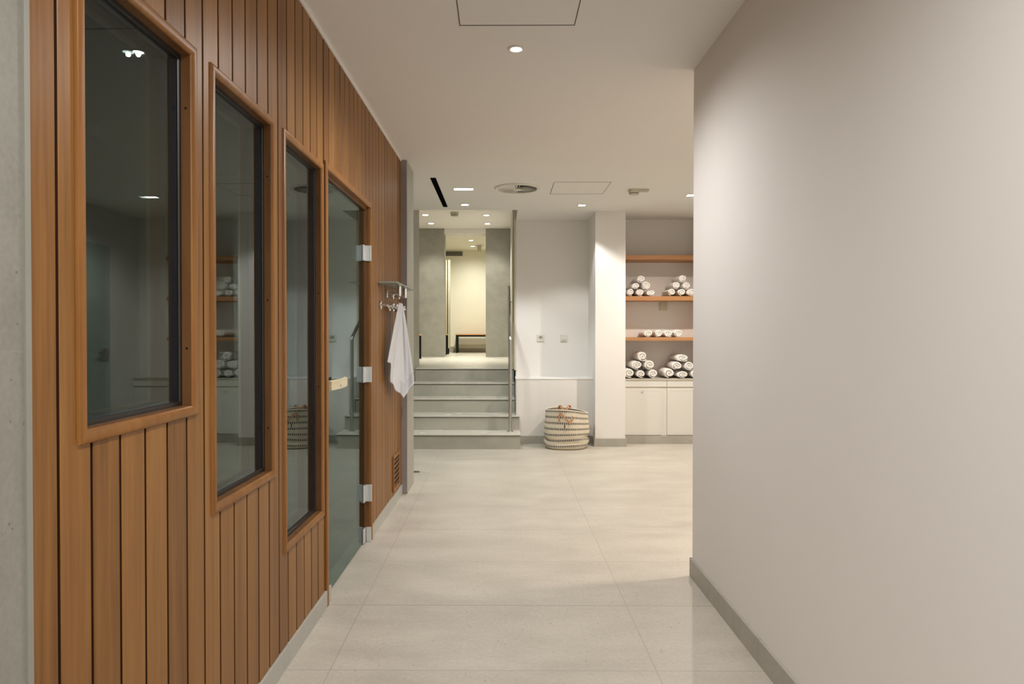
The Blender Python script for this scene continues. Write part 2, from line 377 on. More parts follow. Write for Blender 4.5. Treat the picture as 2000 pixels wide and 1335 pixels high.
# left wall: stone near the viewer, timber boards, black backing for the gap shade
struct(lw(BX(-.12, 0, -2.6, 1.166, 0, CEIL), 'wall_left_stone', 'stonewall'), 'speckled grey stone wall at the far left edge', 'wall')
struct(lw(BX(-.12, .004, 1.166, 1.180, 0, CEIL), 'trim_5', 'strip'), 'thin metal edge strip between stone and timber', 'trim')
WIN = [(1.308, 1.812, 1.020, 1.985), (1.900, 2.415, .728, 1.985), (2.508, 3.048, .422, 1.985)]
DOOR = (3.075, 4.110, 0.0, 2.010)
END = 5.264
OPEN = WIN + [DOOR]
edges = [1.181]
g = G0
while g < END - .03: edges.append(g); g += PITCH
edges.append(END)
tb = MB(); GAP = .0045; side = []; TOPZ = CEIL - .012
for a, b_ in zip(edges, edges[1:]):
    y0, y1 = a + (GAP if a > 1.2 else 0), b_ - (GAP if b_ < END-.01 else 0)
    # split board where openings cut it
    cuts = sorted({y0, y1} | {q for o in OPEN for q in (o[0]-.004, o[1]-.012) if y0 < q < y1})
    for p, q in zip(cuts, cuts[1:]):
        if q - p < .003: continue
        mid = (p+q)/2; spans = [(.0, TOPZ)]
        for o in OPEN:
            if o[0]-.004 <= mid <= o[1]-.012:
                spans = [(0., o[2]+.012), (o[3]-.012, TOPZ)] if o[2] > 0 else [(o[3]-.012, TOPZ)]
        for z0, z1 in spans:
            ch = .0015; l = p == y0; r = q == y1
            pl = ch if l else 0; pr = ch if r else 0
            vs = []
            for z in (z0, z1): vs += [(-.030, p, z), (-ch, p, z), (0, p+pl, z), (0, q-pr, z), (-ch, q, z), (-.030, q, z)]
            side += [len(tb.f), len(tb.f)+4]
            tb.add(vs, [(0,1,7,6),(1,2,8,7),(2,3,9,8),(3,4,10,9),(4,5,11,10),(5,0,6,11),(5,4,3,2,1,0),(6,7,8,9,10,11)])
# backing behind the gaps, coloured black to stand in for their shade
bk = MB()
def backing(y0, y1, z0, z1): bk.box(-.038, -.0305, y0, y1, z0, z1)
prev = 1.18
for o in OPEN:
    backing(prev, o[0]+.01, 0, TOPZ)
    if o[2] > 0: backing(o[0]+.01, o[1]-.01, 0, o[2]+.01)
    backing(o[0]+.01, o[1]-.01, o[3]-.01, TOPZ)
    prev = o[1]-.01
backing(prev, END, 0, TOPZ)
wl = struct(lw(tb, 'wall_left', 'timber'), 'sauna wall clad in vertical timber boards', 'wall')
bk.make('backing', 'gapshade', parent=wl)  # black strips standing in for the shade between the boards
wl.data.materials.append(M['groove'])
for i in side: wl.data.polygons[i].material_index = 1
struct(lw(BX(-.02, .006, 1.18, END, TOPZ, CEIL), 'trim_6', 'wall'), 'thin white bead between timber wall and ceiling', 'trim')
# sauna interior: closed dark cabin behind the glazing
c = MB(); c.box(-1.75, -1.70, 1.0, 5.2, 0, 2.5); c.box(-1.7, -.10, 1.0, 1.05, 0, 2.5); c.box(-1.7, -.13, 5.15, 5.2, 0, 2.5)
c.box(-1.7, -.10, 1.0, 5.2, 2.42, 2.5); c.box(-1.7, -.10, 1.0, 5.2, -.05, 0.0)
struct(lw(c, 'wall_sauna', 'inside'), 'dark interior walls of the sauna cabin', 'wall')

struct(BX(-.775, -.7152, 5.2585, 5.2615, 0, CEIL).make('trim_9', 'mauve'), 'mauve grey edge facing of the tiled pillar', 'trim')
# ------------------------------------------------------------------ windows of the sauna
FR = [(0, -.02), (0, .0045), (.003, .0072), (.009, .0085), (.017, .0085), (.023, .006), (.027, -.001), (.0275, -.020), (.0275, -.060), (.012, -.060), (.012, -.02)]
scr = {0: [1.95-.05, 1.213-.0], 1: [1.80, 1.34, .885], 2: [1.62, 1.41, .90]}
for i, (a, b_, z0, z1) in enumerate(WIN):
    o = lw(MB().ring(a, b_, z0, z1, FR), 'window_%d' % (i+1), 'trimwood', smooth=50)
    struct(o, ['nearest and largest-looking sauna window with a rounded timber frame', 'tall middle sauna window in a timber frame',
               'narrow-looking sauna window next to the glass door, reaching lowest'][i], 'window')
    def part(mb, nm, m, lb=None, **k):
        q = mb.make(nm, m, parent=o, **k)
        if lb: q['label'] = lb
        return q
    e = .0275
    part(BX(-.052, -.028, a+e-.001, b_-e+.001, z0+e-.001, z1-e+.001), 'pane', 'glass', 'dark reflecting double glazed pane')
    part(MB().ring(a+e, b_-e, z0+e, z1-e, [(0, -.028), (0, -.0245), (.011, -.0245), (.013, -.028)]), 'gasket', 'gasket', 'black rubber gasket')
    part(MB().ring(a+e, b_-e, z0+e, z1-e, [(0, -.050), (0, -.030), (.016, -.030), (.016, -.050)]), 'spacer', 'spacer', 'dark glazing spacer')
    part(MB().ring(a+.012, b_-.012, z0+.012, z1-.012, [(0, -.11), (0, -.060), (.03, -.060), (.03, -.11)]), 'inner_frame', 'darkwood')
    part(MB().ring(a+.0272, b_-.0272, z0+.0272, z1-.0272, [(0, -.026), (0, -.001), (.0006, -.001), (.0006, -.026)]), 'reveal', 'darkwood', 'darker timber reveal')
    zs = {0: [1.82, 1.196], 1: [1.78, 1.35, .905], 2: [1.82, 1.41, 1.00]}[i]
    for z in zs:
        part(MB().lathe((-.012, b_-.0278, z), (0, -1, 0), [(.0032, 0), (.0032, .0012), (.001, .0016)], 10), 'screw', 'black')

# ------------------------------------------------------------------ glass door of the sauna
a, b_, z0, z1 = DOOR
df = MB()
df.ring(a, b_, -.05, z1, [(0, -.06), (0, .006), (.004, .010), (.030, .010), (.034, .006), (.034, -.022), (.028, -.06)])
o = lw(df, 'door_1', 'trimwood'); struct(o, 'frameless dark glass sauna door in a timber frame', 'door')
dr = MB(); dr.box(-.06, .0, b_-.058, b_-.034, .0, z1-.034); dr.box(-.06, -.015, b_-.066, b_-.058, 0, z1-.034)
lab(dr.make('jamb', 'darkwood', parent=o), 'dark stepped hinge-side jamb')
lab(BX(-.06, -.015, a+.02, b_-.05, z1-.050, z1-.034).make('head', 'darkwood', parent=o), 'dark head rebate')
lab(BX(-.036, -.028, a+.034, b_-.066, .008, z1-.052).make('glass_leaf', 'dglass', parent=o), 'dark greenish reflecting glass leaf')
for zc, hh in ((1.706, .046), (.991, .046), (.290, .050)):
    hg = BX(-.028, -.018, b_-.108, b_-.068, zc-hh, zc+hh, b=.002).make('hinge', 'satin', parent=o); lab(hg, 'square brushed metal hinge')
    BX(-.030, .016, b_-.068, b_-.058, zc-hh, zc+hh, b=.002).make('plate', 'satin', parent=hg)
    MB().cyl((-.017, b_-.064, zc-hh), (-.017, b_-.064, zc+hh), .004, 10).make('pin', 'gasket', parent=hg)
pv = BX(-.045, .012, b_-.066, b_-.056, .001, .088, b=.001).make('pivot', 'satin', parent=o); lab(pv, 'metal floor pivot block')
BX(-.027, -.019, b_-.12, b_-.069, .004, .088, b=.001).make('clamp', 'satin', parent=pv)
# bowed handle of pale wood
hd = MB(); n = 14; vs = []; ya, yb, za, zb = 3.118, 3.425, .971, 1.018
for j in range(n+1):
    t = j/n; y = ya + (yb-ya)*t; f_ = .012 + .022*math.sin(PI*(.12+.76*t)); bk = f_-.016
    vs += [(bk, y, za), (f_, y, za+.003), (f_, y, zb-.003), (bk, y, zb)]
fs = [(j*4+k, j*4+(k+1) % 4, (j+1)*4+(k+1) % 4, (j+1)*4+k) for j in range(n) for k in range(4)] + [(0, 1, 2, 3), (n*4+3, n*4+2, n*4+1, n*4)]
hd.add(vs, fs); h_ = hd.make('handle', 'palewood', parent=o); lab(h_, 'short bowed handle of pale wood')
for y, z, r in ((3.235, .988, .007), (3.392, .975, .004)):
    tt = (y-ya)/(yb-ya); xx = .012+.022*math.sin(PI*(.12+.76*tt))
    MB().lathe((xx-.001, y, z), (1, 0, 0), [(r, 0), (r, .002), (r*.5, .003)], 12).make('screw', 'steel', parent=h_)
for y in (3.15, 3.385): MB().cyl((-.029, y, .987), (.016, y, .987), .006, 10).make('standoff', 'gasket', parent=h_)

# slatted timber air grille low in the timber wall
gr = thing('air_grille', 'small slatted timber air grille low on the timber wall', 'vent', LW(.0005, 4.850, .105), -TH)
MB().ring(0, .27, 0, .255, [(0, 0), (0, .012), (.022, .012), (.022, 0)]).make('frame', 'trimwood', parent=gr)
sl = MB()
for i in range(6):
    z = .035 + i*.034; sl.add([(.001, .022, z-.004), (.010, .022, z+.012), (.012, .022, z+.010), (.003, .022, z-.008), (.001, .248, z-.004), (.010, .248, z+.012), (.012, .248, z+.010), (.003, .248, z-.008)],
           [(0,1,2,3),(7,6,5,4),(0,4,5,1),(1,5,6,2),(2,6,7,3),(3,7,4,0)])
sl.make('slats', 'trimwood', parent=gr)
BX(.0, .001, .02, .25, .02, .235).make('backing', 'gap', parent=gr)

# skirtings
def skirt(mb, nm, lb): return struct(mb.make(nm, 'base'), lb, 'baseboard')
struct(lw(BX(-.01, .009, 1.181, 3.150, 0, .075, b=.001), 'baseboard_left', 'baseL'), 'low grey tile skirting under the sauna windows', 'baseboard')
struct(lw(BX(-.01, .009, 4.085, END-.003, 0, .075, b=.001), 'baseboard_left_far', 'baseL'), 'low grey tile skirting beyond the sauna door', 'baseboard')
skirt(BX(.964, .977, -2.6, 3.490, 0, .093, b=.001), 'baseboard_right', 'grey tile skirting along the right foreground wall')
skirt(BX(.9645, 1.10, 3.477, 3.490, 0, .093, b=.001), 'baseboard_right_end', 'grey tile skirting round the end of the right wall')
skirt(BX(.214, 1.036, 7.652, 7.666, 0, .089, b=.001), 'baseboard_back', 'grey tile skirting behind the basket')
skirt(BX(1.022, 1.0345, 7.4745, 7.655, 0, .088, b=.001), 'baseboard_column_side', 'grey tile skirting on the side of the white column')
skirt(BX(1.022, 1.375, 7.460, 7.474, 0, .089, b=.001), 'baseboard_column', 'grey tile skirting on the front of the white column')
skirt(BX(1.375, 2.65, 7.656, 7.672, 0, .088, b=.001), 'baseboard_cabinet', 'grey tile plinth under the towel cabinets')

# ------------------------------------------------------------------ staircase
st = thing('staircase', 'five grey stone steps with pale treads up to the landing', 'stairs', (0, 0, 0))
TY = [7.285, 7.597, 7.909, 8.221, 8.533, 8.845]; XR = [.212, .212, .176, .176, .176]
for i in range(5):
    z = .16*i; y = TY[i]; xr = XR[i] - (.0 if i < 2 else .008)
    lo = z - (.14 if i else 0)
    sm_, tm_ = MB(), MB()
    if i == 1:      # the second step wraps round the end of the low wall
        sm_.box(-1.06, .176, y+.004, TY[2]+.01, max(0, z-.02), z+.145); sm_.box(.176, xr, y+.004, 7.650, 0, z+.145)
        tm_.box(-1.06, .1735, y-.006, TY[2]+.006, z+.146, z+.160); tm_.box(.1735, xr+.004, y-.006, 7.651, z+.146, z+.160)
    else:
        sm_.box(-1.06, xr, y+.004, TY[i+1]+.01, max(0, z-.02), z+.145)
        tm_.box(-1.06, xr+(.004 if i < 2 else 0), y-.006, TY[i+1]+.006, z+.146, z+.160, b=.002)
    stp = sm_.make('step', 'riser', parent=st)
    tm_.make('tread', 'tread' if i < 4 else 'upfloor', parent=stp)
    BX(-1.06, xr, y-.003, y+.004, z+.139, z+.146).make('tread_shadow', 'gap', parent=stp)  # dark strip painted in as the shadow line under the tread

# ------------------------------------------------------------------ handrail
hr = thing('handrail', 'brushed steel handrail with post on the first step', 'handrail', (.108, 7.50, .16))
bp = MB().lathe((0, 0, 0), (0, 0, 1), [(.036, 0), (.036, .006), (.030, .010), (.019, .011)], 24).make('base_flange', 'steel', parent=hr, smooth=40)
zt = 1.02
pts = [(0, 0, .005), (0, 0, zt-.02), (0, .004, zt), (0, .02, zt+.012)]
MB().tube([(0, 0, .005), (0, 0, .5), (0, 0, zt-.015)], .019, 18).make('post', 'steel', parent=hr, smooth=50)
MB().tube([(0, -.0005, zt-.025), (0, .004, zt-.006), (0, .022, zt+.012), (0, .63, zt+.33), (0, 1.22, zt+.64)], .019, 18).make('rail', 'steel', parent=hr, smooth=50)
br = MB(); br.tube([(0, .98, zt+.49), (0, .98, zt+.455), (.02, .98, zt+.44), (.077, .98, zt+.44)], .006, 10)
br.lathe((.060, .98, zt+.44), (1, 0, 0), [(.025, 0), (.025, .0185)], 18)
br.make('bracket', 'steel', parent=hr, smooth=40)

# door frame and open leaf edge at the top right of the stairs
struct(BX(.167, .1872, 8.068, 8.30, .80, 3.12).make('trim_7', 'creamframe'), 'cream door lining at the right of the stairs', 'trim')
struct(BX(.158, .187, 8.36, 8.84, .80, 3.12).make('trim_8', 'creamframe'), 'cream upright beyond the stair door lining', 'trim')
d3 = struct(BX(.160, .187, 8.86, 9.76, .802, 2.90).make('door_3', 'creamframe'), 'cream door leaf folded back on the stairwell wall', 'door')
BX(.178, .1865, 8.302, 8.358, .80, 3.1).make('shadow_gap', 'gap', parent=d3)

# ------------------------------------------------------------------ ceiling fittings
def downlight(x, y, z, r, lb, grp, cool=False, sq=None):
    t = thing('downlight', lb, 'ceiling light', (x, y, z), 0, grp)
    if sq:
        sx, sy = sq
        fr_ = MB().box(-sx-.008, sx+.008, -sy-.008, -sy, -.006, 0); fr_.box(-sx-.008, sx+.008, sy, sy+.008, -.006, 0)
        fr_.box(-sx-.008, -sx, -sy, sy, -.006, 0); fr_.box(sx, sx+.008, -sy, sy, -.006, 0)
        fr_.make('bezel', 'white', parent=t)
        BX(-sx, sx, -sy, sy, -.004, 0).make('lens', 'lensc' if cool else 'lens', parent=t)
    else:
        MB().lathe((0, 0, 0), (0, 0, -1), [(r*1.75, 0), (r*1.7, .004), (r*1.3, .006), (r*1.05, .003), (r*1.0, .0005)], 28, cap=False).make('bezel', 'white', parent=t, smooth=40)
        MB().lathe((0, 0, 0), (0, 0, -1), [(r*1.04, 0), (r*1.04, .0025)], 24).make('lens', 'lensc' if cool else 'lens', parent=t)
    return t
G1 = 'recessed ceiling lights of the corridor'
downlight(.074, 3.211, CEIL, .023, 'single round recessed ceiling light nearest the viewer', G1)
downlight(.074, .55, CEIL, .023, 'round recessed ceiling light just above the viewer', G1)
downlight(.074, -1.3, CEIL, .023, 'round recessed ceiling light behind the viewer', G1)
downlight(-.365, 7.095, CEIL, .036, 'bright oval-looking recessed light in front of the stairs', G1)
downlight(.845, 7.117, CEIL, .03, 'small square recessed light beside the white column', G1, sq=(.034, .034))
downlight(-.336, 6.305, CEIL, .03, 'wide slim rectangular recessed light beside the black slot', G1, True, sq=(.088, .040))
downlight(1.85, 6.60, CEIL, .03, 'square recessed light in front of the towel shelves', G1, sq=(.06, .04))
downlight(2.25, 3.75, CEIL, .03, 'round recessed light hidden behind the right foreground wall', G1)
UPN = ['near left', 'far left', 'near right', 'far right']
for (x, y), nn in zip(UPL, UPN): downlight(x, y, UPC, .045, '%s of the four round lights in the raised ceiling' % nn, 'lights in the raised ceiling over the landing')
for (x, y), nn in zip(BKL, ('nearer', 'farther')): downlight(x, y, BKC, .040, '%s of two round lights in the far changing room' % nn, 'lights in the far changing room')

def hatch(x0, x1, y0, y1, lb):
    t = thing('access_hatch', lb, 'hatch', ((x0+x1)/2, (y0+y1)/2, CEIL), 0, 'flush access hatches in the ceiling')
    hx, hy = (x1-x0)/2, (y1-y0)/2
    f_ = MB()
    for a_ in ((-hx, hx, -hy, -hy+.0006), (-hx, hx, hy-.0045, hy), (-hx, -hx+.0035, -hy, hy), (hx-.0035, hx, -hy, hy)): f_.box(*a_, -.0020, 0)
    f_.make('seam', 'gap', parent=t)
    BX(-hx+.0035, hx-.0035, -hy+.0012, hy-.0045, -.0008, 0).make('panel', 'ceil', parent=t)
hatch(-.175, .321, 2.37, 2.968, 'large flush access hatch cut by the top of the picture')
hatch(.473, .975, 6.04, 6.555, 'flush access hatch next to the round air diffuser')

t = thing('slot_diffuser', 'long black slot air diffuser in the ceiling near the stairs', 'vent', (-.575, 6.54, CEIL))
MB().box(-.024, .024, -.675, .675, -.002, 0).make('slot', 'void', parent=t)
sl = MB()
for x in (-.008, .008): sl.box(x-.0015, x+.0015, -.672, .672, -.004, -.002)
sl.make('blade', 'void', parent=t)

# round swirl diffuser
t = thing('air_diffuser', 'round white swirl air diffuser in the ceiling', 'vent', (.154, 6.285, CEIL))
R = .21
MB().lathe((0, 0, 0), (0, 0, -1), [(R, 0), (R, .006), (R-.012, .014), (R-.022, .014), (R-.03, .008), (R-.03, 0)], 48, cap=False).make('rim', 'white', parent=t, smooth=30)
MB().lathe((0, 0, -.0005), (0, 0, -1), [(R-.028, 0), (R-.028, .002)], 48).make('throat', 'black', parent=t)
bl = MB(); nb = 34
for k in range(nb):
    a0 = 2*PI*k/nb; wd = 2*PI/nb*.62
    def P(r, a, z): return (r*math.cos(a), r*math.sin(a), z)
    # inclined vanes
    bl.add([P(.035, a0, -.015), P(R-.03, a0, -.015), P(R-.03, a0+wd, -.003), P(.035, a0+wd, -.003),
            P(.035, a0, -.017), P(R-.03, a0, -.017), P(R-.03, a0+wd, -.005), P(.035, a0+wd, -.005)],
           [(0,1,2,3),(7,6,5,4),(0,4,5,1),(1,5,6,2),(2,6,7,3),(3,7,4,0)])
o_ = bl.make('vanes', 'white', parent=t)
MB().lathe((0, 0, 0), (0, 0, -1), [(.04, 0), (.04, .018), (.034, .021)], 24).make('hub', 'white', parent=t, smooth=40)

def detector(x, y, z, lb, side=True, m='beige', s=1.):
    t = thing('smoke_detector', lb, 'smoke detector', (x, y, z))
    MB().lathe((0, 0, 0), (0, 0, -1), [(.052*s, 0), (.052*s, .018*s), (.047*s, .034*s)], 28).make('body', m, parent=t, smooth=40)
    MB().lathe((0, 0, -.034*s), (0, 0, -1), [(.042*s, 0), (.042*s, .006*s)], 28).make('sensing_slot', 'gap', parent=t)
    MB().lathe((0, 0, -.040*s), (0, 0, -1), [(.044*s, 0), (.040*s, .008*s), (.02*s, .011*s)], 28).make('cap', m, parent=t, smooth=40)
    if side: 
        BX(.045, .135, -.03, .03, -.020, 0, b=.004).make('side_module', m, parent=t)
    return t
detector(1.235, 6.36, CEIL, 'off-white smoke detector with a side module on the corridor ceiling')
detector(-.717, 10.8, UPC, 'small off-white smoke detector on the raised ceiling upstairs', False, s=1.3)
t = thing('motion_sensor', 'small white box sensor on the far changing room ceiling', 'sensor', (-.447, 14.6, BKC))
BX(-.09, .09, -.05, .05, -.012, 0, b=.003).make('base', 'white', parent=t)
MB().lathe((0, 0, -.012), (0, 0, -1), [(.045, 0), (.043, .09), (.03, .12)], 20).make('housing', 'beige', parent=t, smooth=40)

# wall grille in far room
t = thing('wall_grille', 'dark louvred air grille high on the far cream wall', 'vent', (-1.04, 15.5, 3.025))
MB().box(-.24, .20, -.012, 0, -.055, .055).make('frame', 'beige', parent=t)
g_ = MB()
for k in range(3): g_.box(-.225, .185, -.016, -.0121, -.044+k*.032, -.044+k*.032+.022)
g_.make('louvres', 'gap', parent=t)

# ------------------------------------------------------------------ far room: benches, locker
def bench(x0, x1, y0, y1, lb):
    t = thing('bench', lb, 'bench', ((x0+x1)/2, (y0+y1)/2, UP), 0, 'benches upstairs')
    hx, hy = (x1-x0)/2, (y1-y0)/2
    s_ = MB(); n = 4; wd = (2*hy-.01*(n-1))/n
    for k in range(n): s_.box(-hx, hx, -hy+k*(wd+.01), -hy+k*(wd+.01)+wd, .392, .415, b=.003)
    s_.make('seat', 'benchwood', parent=t)
    f_ = MB(); f_.box(-hx+.01, hx-.01, -hy+.005, -hy+.035, .355, .3915); f_.box(-hx+.01, hx-.01, hy-.035, hy-.005, .355, .3915)
    f_.make('frame', 'black', parent=t)
    for sx in (-1, 1):
        for sy in (-1, 1):
            cx, cy = sx*(hx-.03), sy*(hy-.0225)
            BX(cx-.02, cx+.02, cy-.0175, cy+.0175, 0, .356).make('leg', 'black', parent=t)
bench(-.985, .35, 15.02, 15.42, 'bench with orange wood seat and black legs at the far cream wall')
bench(-2.3, -1.06, 13.60, 14.0, 'bench whose black leg end shows just behind the left grey panel')
bench(-2.5, -1.33, 11.25, 11.65, 'bench mostly hidden by the tiled wall at the left of the landing')
t = thing('locker', 'tall narrow locker edge at the left of the far changing room', 'locker', (-1.37, 14.72, UP))
BX(-.22, .332, -.5, -.44, .12, 1.95).make('body', 'locker', parent=t)
for q0, q1, mm, nm in ((.10, .252, 'yellow', 'door'), (.254, .272, 'white', 'edge_strip'), (.274, .291, 'gap', 'edge_strip'), (.293, .314, 'cream', 'edge_strip'), (.315, .332, 'yellow', 'edge_strip')):
    BX(q0, q1, -.515, -.5005, .12, 1.95).make(nm, mm, parent=t)
for sx in (-.18, .29): BX(sx-.02, sx+.02, -.49, -.45, 0, .12).make('foot', 'black', parent=t)

# ------------------------------------------------------------------ sockets
def socket(x, z, lb, schuko):
    t = thing('wall_socket', lb, 'socket', (x, 8.07, z), 0, 'sockets on the recessed wall')
    BX(-.041, .041, -.010, 0, -.041, .041, b=.003).make('frame', 'white', parent=t)
    if schuko:
        MB().lathe((0, -.0101, .002), (0, -1, 0), [(.026, 0), (.026, .002), (.022, .002), (.020, .0008)], 24).make('recess', 'beige', parent=t)
        for dx, dz in ((-.011, 0), (.011, 0), (0, .012)):
            MB().lathe((dx, -.0118, .002+dz), (0, -1, 0), [(.0055, 0), (.0055, .0015)], 12).make('hole', 'black', parent=t)
    else:
        BX(-.028, .028, -.0135, -.0101, -.022, .026, b=.001).make('cover', 'white', parent=t)
        BX(-.024, .024, -.0125, -.0101, -.032, -.026).make('label_strip', 'beige', parent=t)
    BX(-.040, .040, -.0085, -.001, -.0465, -.0415).make('lower_lip', 'beige', parent=t)
socket(.476, 1.180, 'square white wall socket with dark holes, nearer the stairs', True)
socket(.746, 1.180, 'square white cover plate without dark holes, right of the socket', False)

# ------------------------------------------------------------------ towel niche
for z0, z1, lb in ((2.058, 2.105, 'empty oak shelf, topmost in the towel niche'), (1.600, 1.648, 'oak shelf carrying two small towel pyramids'),
                   (1.150, 1.187, 'oak shelf carrying a row of four rolled towels')):
    tag(BX(1.363, 2.269, 7.68, 8.049, z0, z1, b=.0015).make('wall_shelf', 'oak'), lb, 'shelf', 'oak shelves in the towel niche')
tag(BX(1.363, 2.649, 7.668, 8.049, .703, .726, b=.002).make('worktop', 'counter'), 'thin stone worktop on the white towel cabinets', 'worktop')
def cabinet(x0, x1, lb, knob):
    t = thing('cabinet', lb, 'cabinet', (x0, 7.68, 0), 0, 'white cabinets under the towels')
    W = x1-x0
    BX(0, W, 0, .365, .0, .7025).make('body', 'cab', parent=t)
    d_ = BX(.0, W-.058, -.014, -.0005, .098, .617, b=.002)
    d_ = d_.make('door', 'cab', parent=t)
    ip = MB().ring(0, 1, 0, 1, [(0, 0), (0, .001), (.001, .001), (.001, 0)])
    # thin routed bead round the door
    q = MB()
    for a_ in ((.02, W-.078, .590, .5925), (.02, W-.078, .118, .1205)): q.box(a_[0], a_[1], -.0155, -.0138, a_[2], a_[3])
    for a_ in ((.02, .0225), (W-.0805, W-.078)): q.box(a_[0], a_[1], -.0155, -.0138, .118, .5925)
    q.make('bead', 'cab', parent=d_)
    BX(0, W-.002, -.008, -.0005, .635, .702, b=.0015).make('fascia', 'cab', parent=t)
    BX(0, W-.002, -.0004, 0, .617, .635).make('shadow_line', 'beige', parent=t)
    if knob is not None:
        MB().lathe((knob, -.014, .575), (0, -1, 0), [(.012, 0), (.012, .004), (.006, .005), (.006, .009)], 18).make('lock', 'chrome', parent=d_, smooth=40)
cabinet(1.363, 1.862, 'white cabinet beside the column with a small round lock', .222)
cabinet(1.864, 2.262, 'white cabinet beside the locked one, cut by the right foreground wall', None)
cabinet(2.264, 2.649, 'white cabinet in the corner, hidden by the right foreground wall', None)

t = thing('wall_speaker', 'small beige gridded speaker box under the pyramid shelf', 'speaker', (1.907, 8.049, 1.555))
BX(-.042, .042, -.035, 0, -.055, .045, b=.004).make('housing', 'beige', parent=t)
g_ = MB()
for k in range(6): g_.box(-.034, .034, -.0365, -.0352, -.048+k*.014, -.048+k*.014+.006)
g_.make('grid', 'creamframe', parent=t)

# rolled towels
def roll_mesh(wd, ht, ln, seed):
    rnd = random.Random(seed); turns = rnd.uniform(2.3, 3.0); n = int(turns*22); R0 = .5; th = R0/turns*1.0
    ph = -PI/2 - n/22*2*PI + rnd.uniform(-.5, .9); ov = rnd.uniform(.0, .10); a1, a2 = rnd.uniform(0, 6), rnd.uniform(0, 6)
    ys = [(-ln/2, .55), (-ln/2+.004, .80), (-ln/2+.012, .96), (-ln/2+.03, 1.0), (0, 1.03), (ln/2-.03, 1.0), (ln/2-.010, .92), (ln/2, .6)]
    mb = MB(); N_ = n+1; rows = []
    for y, sc in ys:
        row = []
        for side in (1, -1):
            rng = range(N_) if side == 1 else range(N_-1, -1, -1)
            for i in rng:
                a = i/22*2*PI; r = R0*(i/n)**.95 if i else 0.0
                r = max(r, .06) 
                r *= 1 + .035*math.sin(2*a+a1) + .025*math.sin(3*a+a2+y*20) + rnd.uniform(-.006, .006)
                rr = r - th*.5 + side*th*.5*sc*(1.0 if i < n-4 else .35)
                rr = max(rr, .012)
                x = rr*math.cos(a+ph)*wd; z = rr*math.sin(a+ph)*ht
                # rest flat below
                z = max(z, -.46*ht)
                tel = (.5 - r)*.02*(1 if y < 0 else -1)
                row.append((x + .004*math.sin(y*25+a1), y + tel, z))
        rows.append(row); mb.v += row
    K = len(rows[0]); 
    for j in range(len(ys)-1):
        for i in range(K): mb.f.append((j*K+i, j*K+(i+1) % K, (j+1)*K+(i+1) % K, (j+1)*K+i))
    for base_, flip in ((0, 0), ((len(ys)-1)*K, 1)):
        for i in range(N_-1):
            q = (base_+i, base_+i+1, base_+K-2-i, base_+K-1-i); mb.f.append(q[::-1] if flip else q)
    return mb
def towel(x, z, wd, ht, ln, seed, lb, grp, yaw=0.):
    mb = roll_mesh(wd, ht, ln, seed)
    o = mb.make('rolled_towel', 'towel', smooth=60, at=(x, 7.70+ln/2, z), rot=(0, 0, yaw))
    tag(o, lb, 'towel', grp); return o
T = 'rolled white towel, '
gA, gB, gC, gD, gE = ('left pyramid of rolled towels on the shelf', 'right pyramid of rolled towels on the shelf', 'row of rolled towels on the lowest shelf',
                  'left pyramid of rolled towels on the worktop', 'right pile of rolled towels on the worktop')
sh = 1.648
A = [(1.466, sh+.046, .092, .098, 'bottom left of the small left pyramid'), (1.572, sh+.042, .112, .090, 'bottom middle of the small left pyramid'),
     (1.690, sh+.036, .116, .078, 'flattened, bottom right of the small left pyramid'), (1.520, sh+.117, .112, .080, 'second row left of the small left pyramid'),
     (1.640, sh+.118, .116, .104, 'second row right of the small left pyramid'), (1.584, sh+.192, .112, .094, 'topmost of the small left pyramid')]
for i, (x, z, a_, b2, lb) in enumerate(A): towel(x, z, a_, b2, .30, 11+i, T+lb+' on the shelf', gA)
A = [(1.924, sh+.044, .106, .094, 'bottom left of the small right pyramid'), (2.033, sh+.044, .106, .094, 'bottom middle of the small right pyramid'),
     (2.142, sh+.045, .108, .096, 'bottom right of the small right pyramid'), (1.974, sh+.122, .104, .094, 'second row left of the small right pyramid'),
     (2.086, sh+.122, .106, .092, 'second row right of the small right pyramid'), (2.044, sh+.200, .106, .096, 'topmost of the small right pyramid')]
for i, (x, z, a_, b2, lb) in enumerate(A): towel(x, z, a_, b2, .32, 31+i, T+lb+' on the shelf', gB)
sh = 1.187
A = [(1.662, sh+.043, .120, .093, 'leftmost of the row of four'), (1.782, sh+.043, .098, .093, 'second from left in the row of four'),
     (1.888, sh+.043, .112, .093, 'third from left in the row of four'), (2.002, sh+.044, .112, .095, 'rightmost of the row of four')]
for i, (x, z, a_, b2, lb) in enumerate(A): towel(x, z, a_, b2, .31, 51+i, T+lb+' on the lowest shelf', gC)
sh = .726
A = [(1.446, sh+.060, .140, .130, 'bottom left of the large left pyramid'), (1.586, sh+.050, .122, .108, 'bottom middle of the large left pyramid'),
     (1.722, sh+.052, .138, .112, 'bottom right of the large left pyramid'), (1.534, sh+.150, .138, .116, 'second row left of the large left pyramid'),
     (1.676, sh+.152, .136, .126, 'second row right of the large left pyramid'), (1.600, sh+.250, .136, .126, 'topmost of the large left pyramid')]
for i, (x, z, a_, b2, lb) in enumerate(A): towel(x, z, a_, b2, .33, 71+i, T+lb+' on the worktop', gD)
A = [(1.900, sh+.060, .140, .130, 'bottom left of the pile beside the foreground wall'), (2.052, sh+.043, .150, .094, 'flattened, bottom middle of the pile beside the foreground wall'),
     (2.198, sh+.050, .128, .108, 'bottom right of the pile, hidden by the foreground wall'), (1.990, sh+.142, .132, .108, 'second row left of the pile beside the foreground wall'),
     (2.126, sh+.140, .130, .108, 'second row right of the pile beside the wall'), (2.050, sh+.232, .176, .094, 'wide, topmost of the pile beside the foreground wall')]
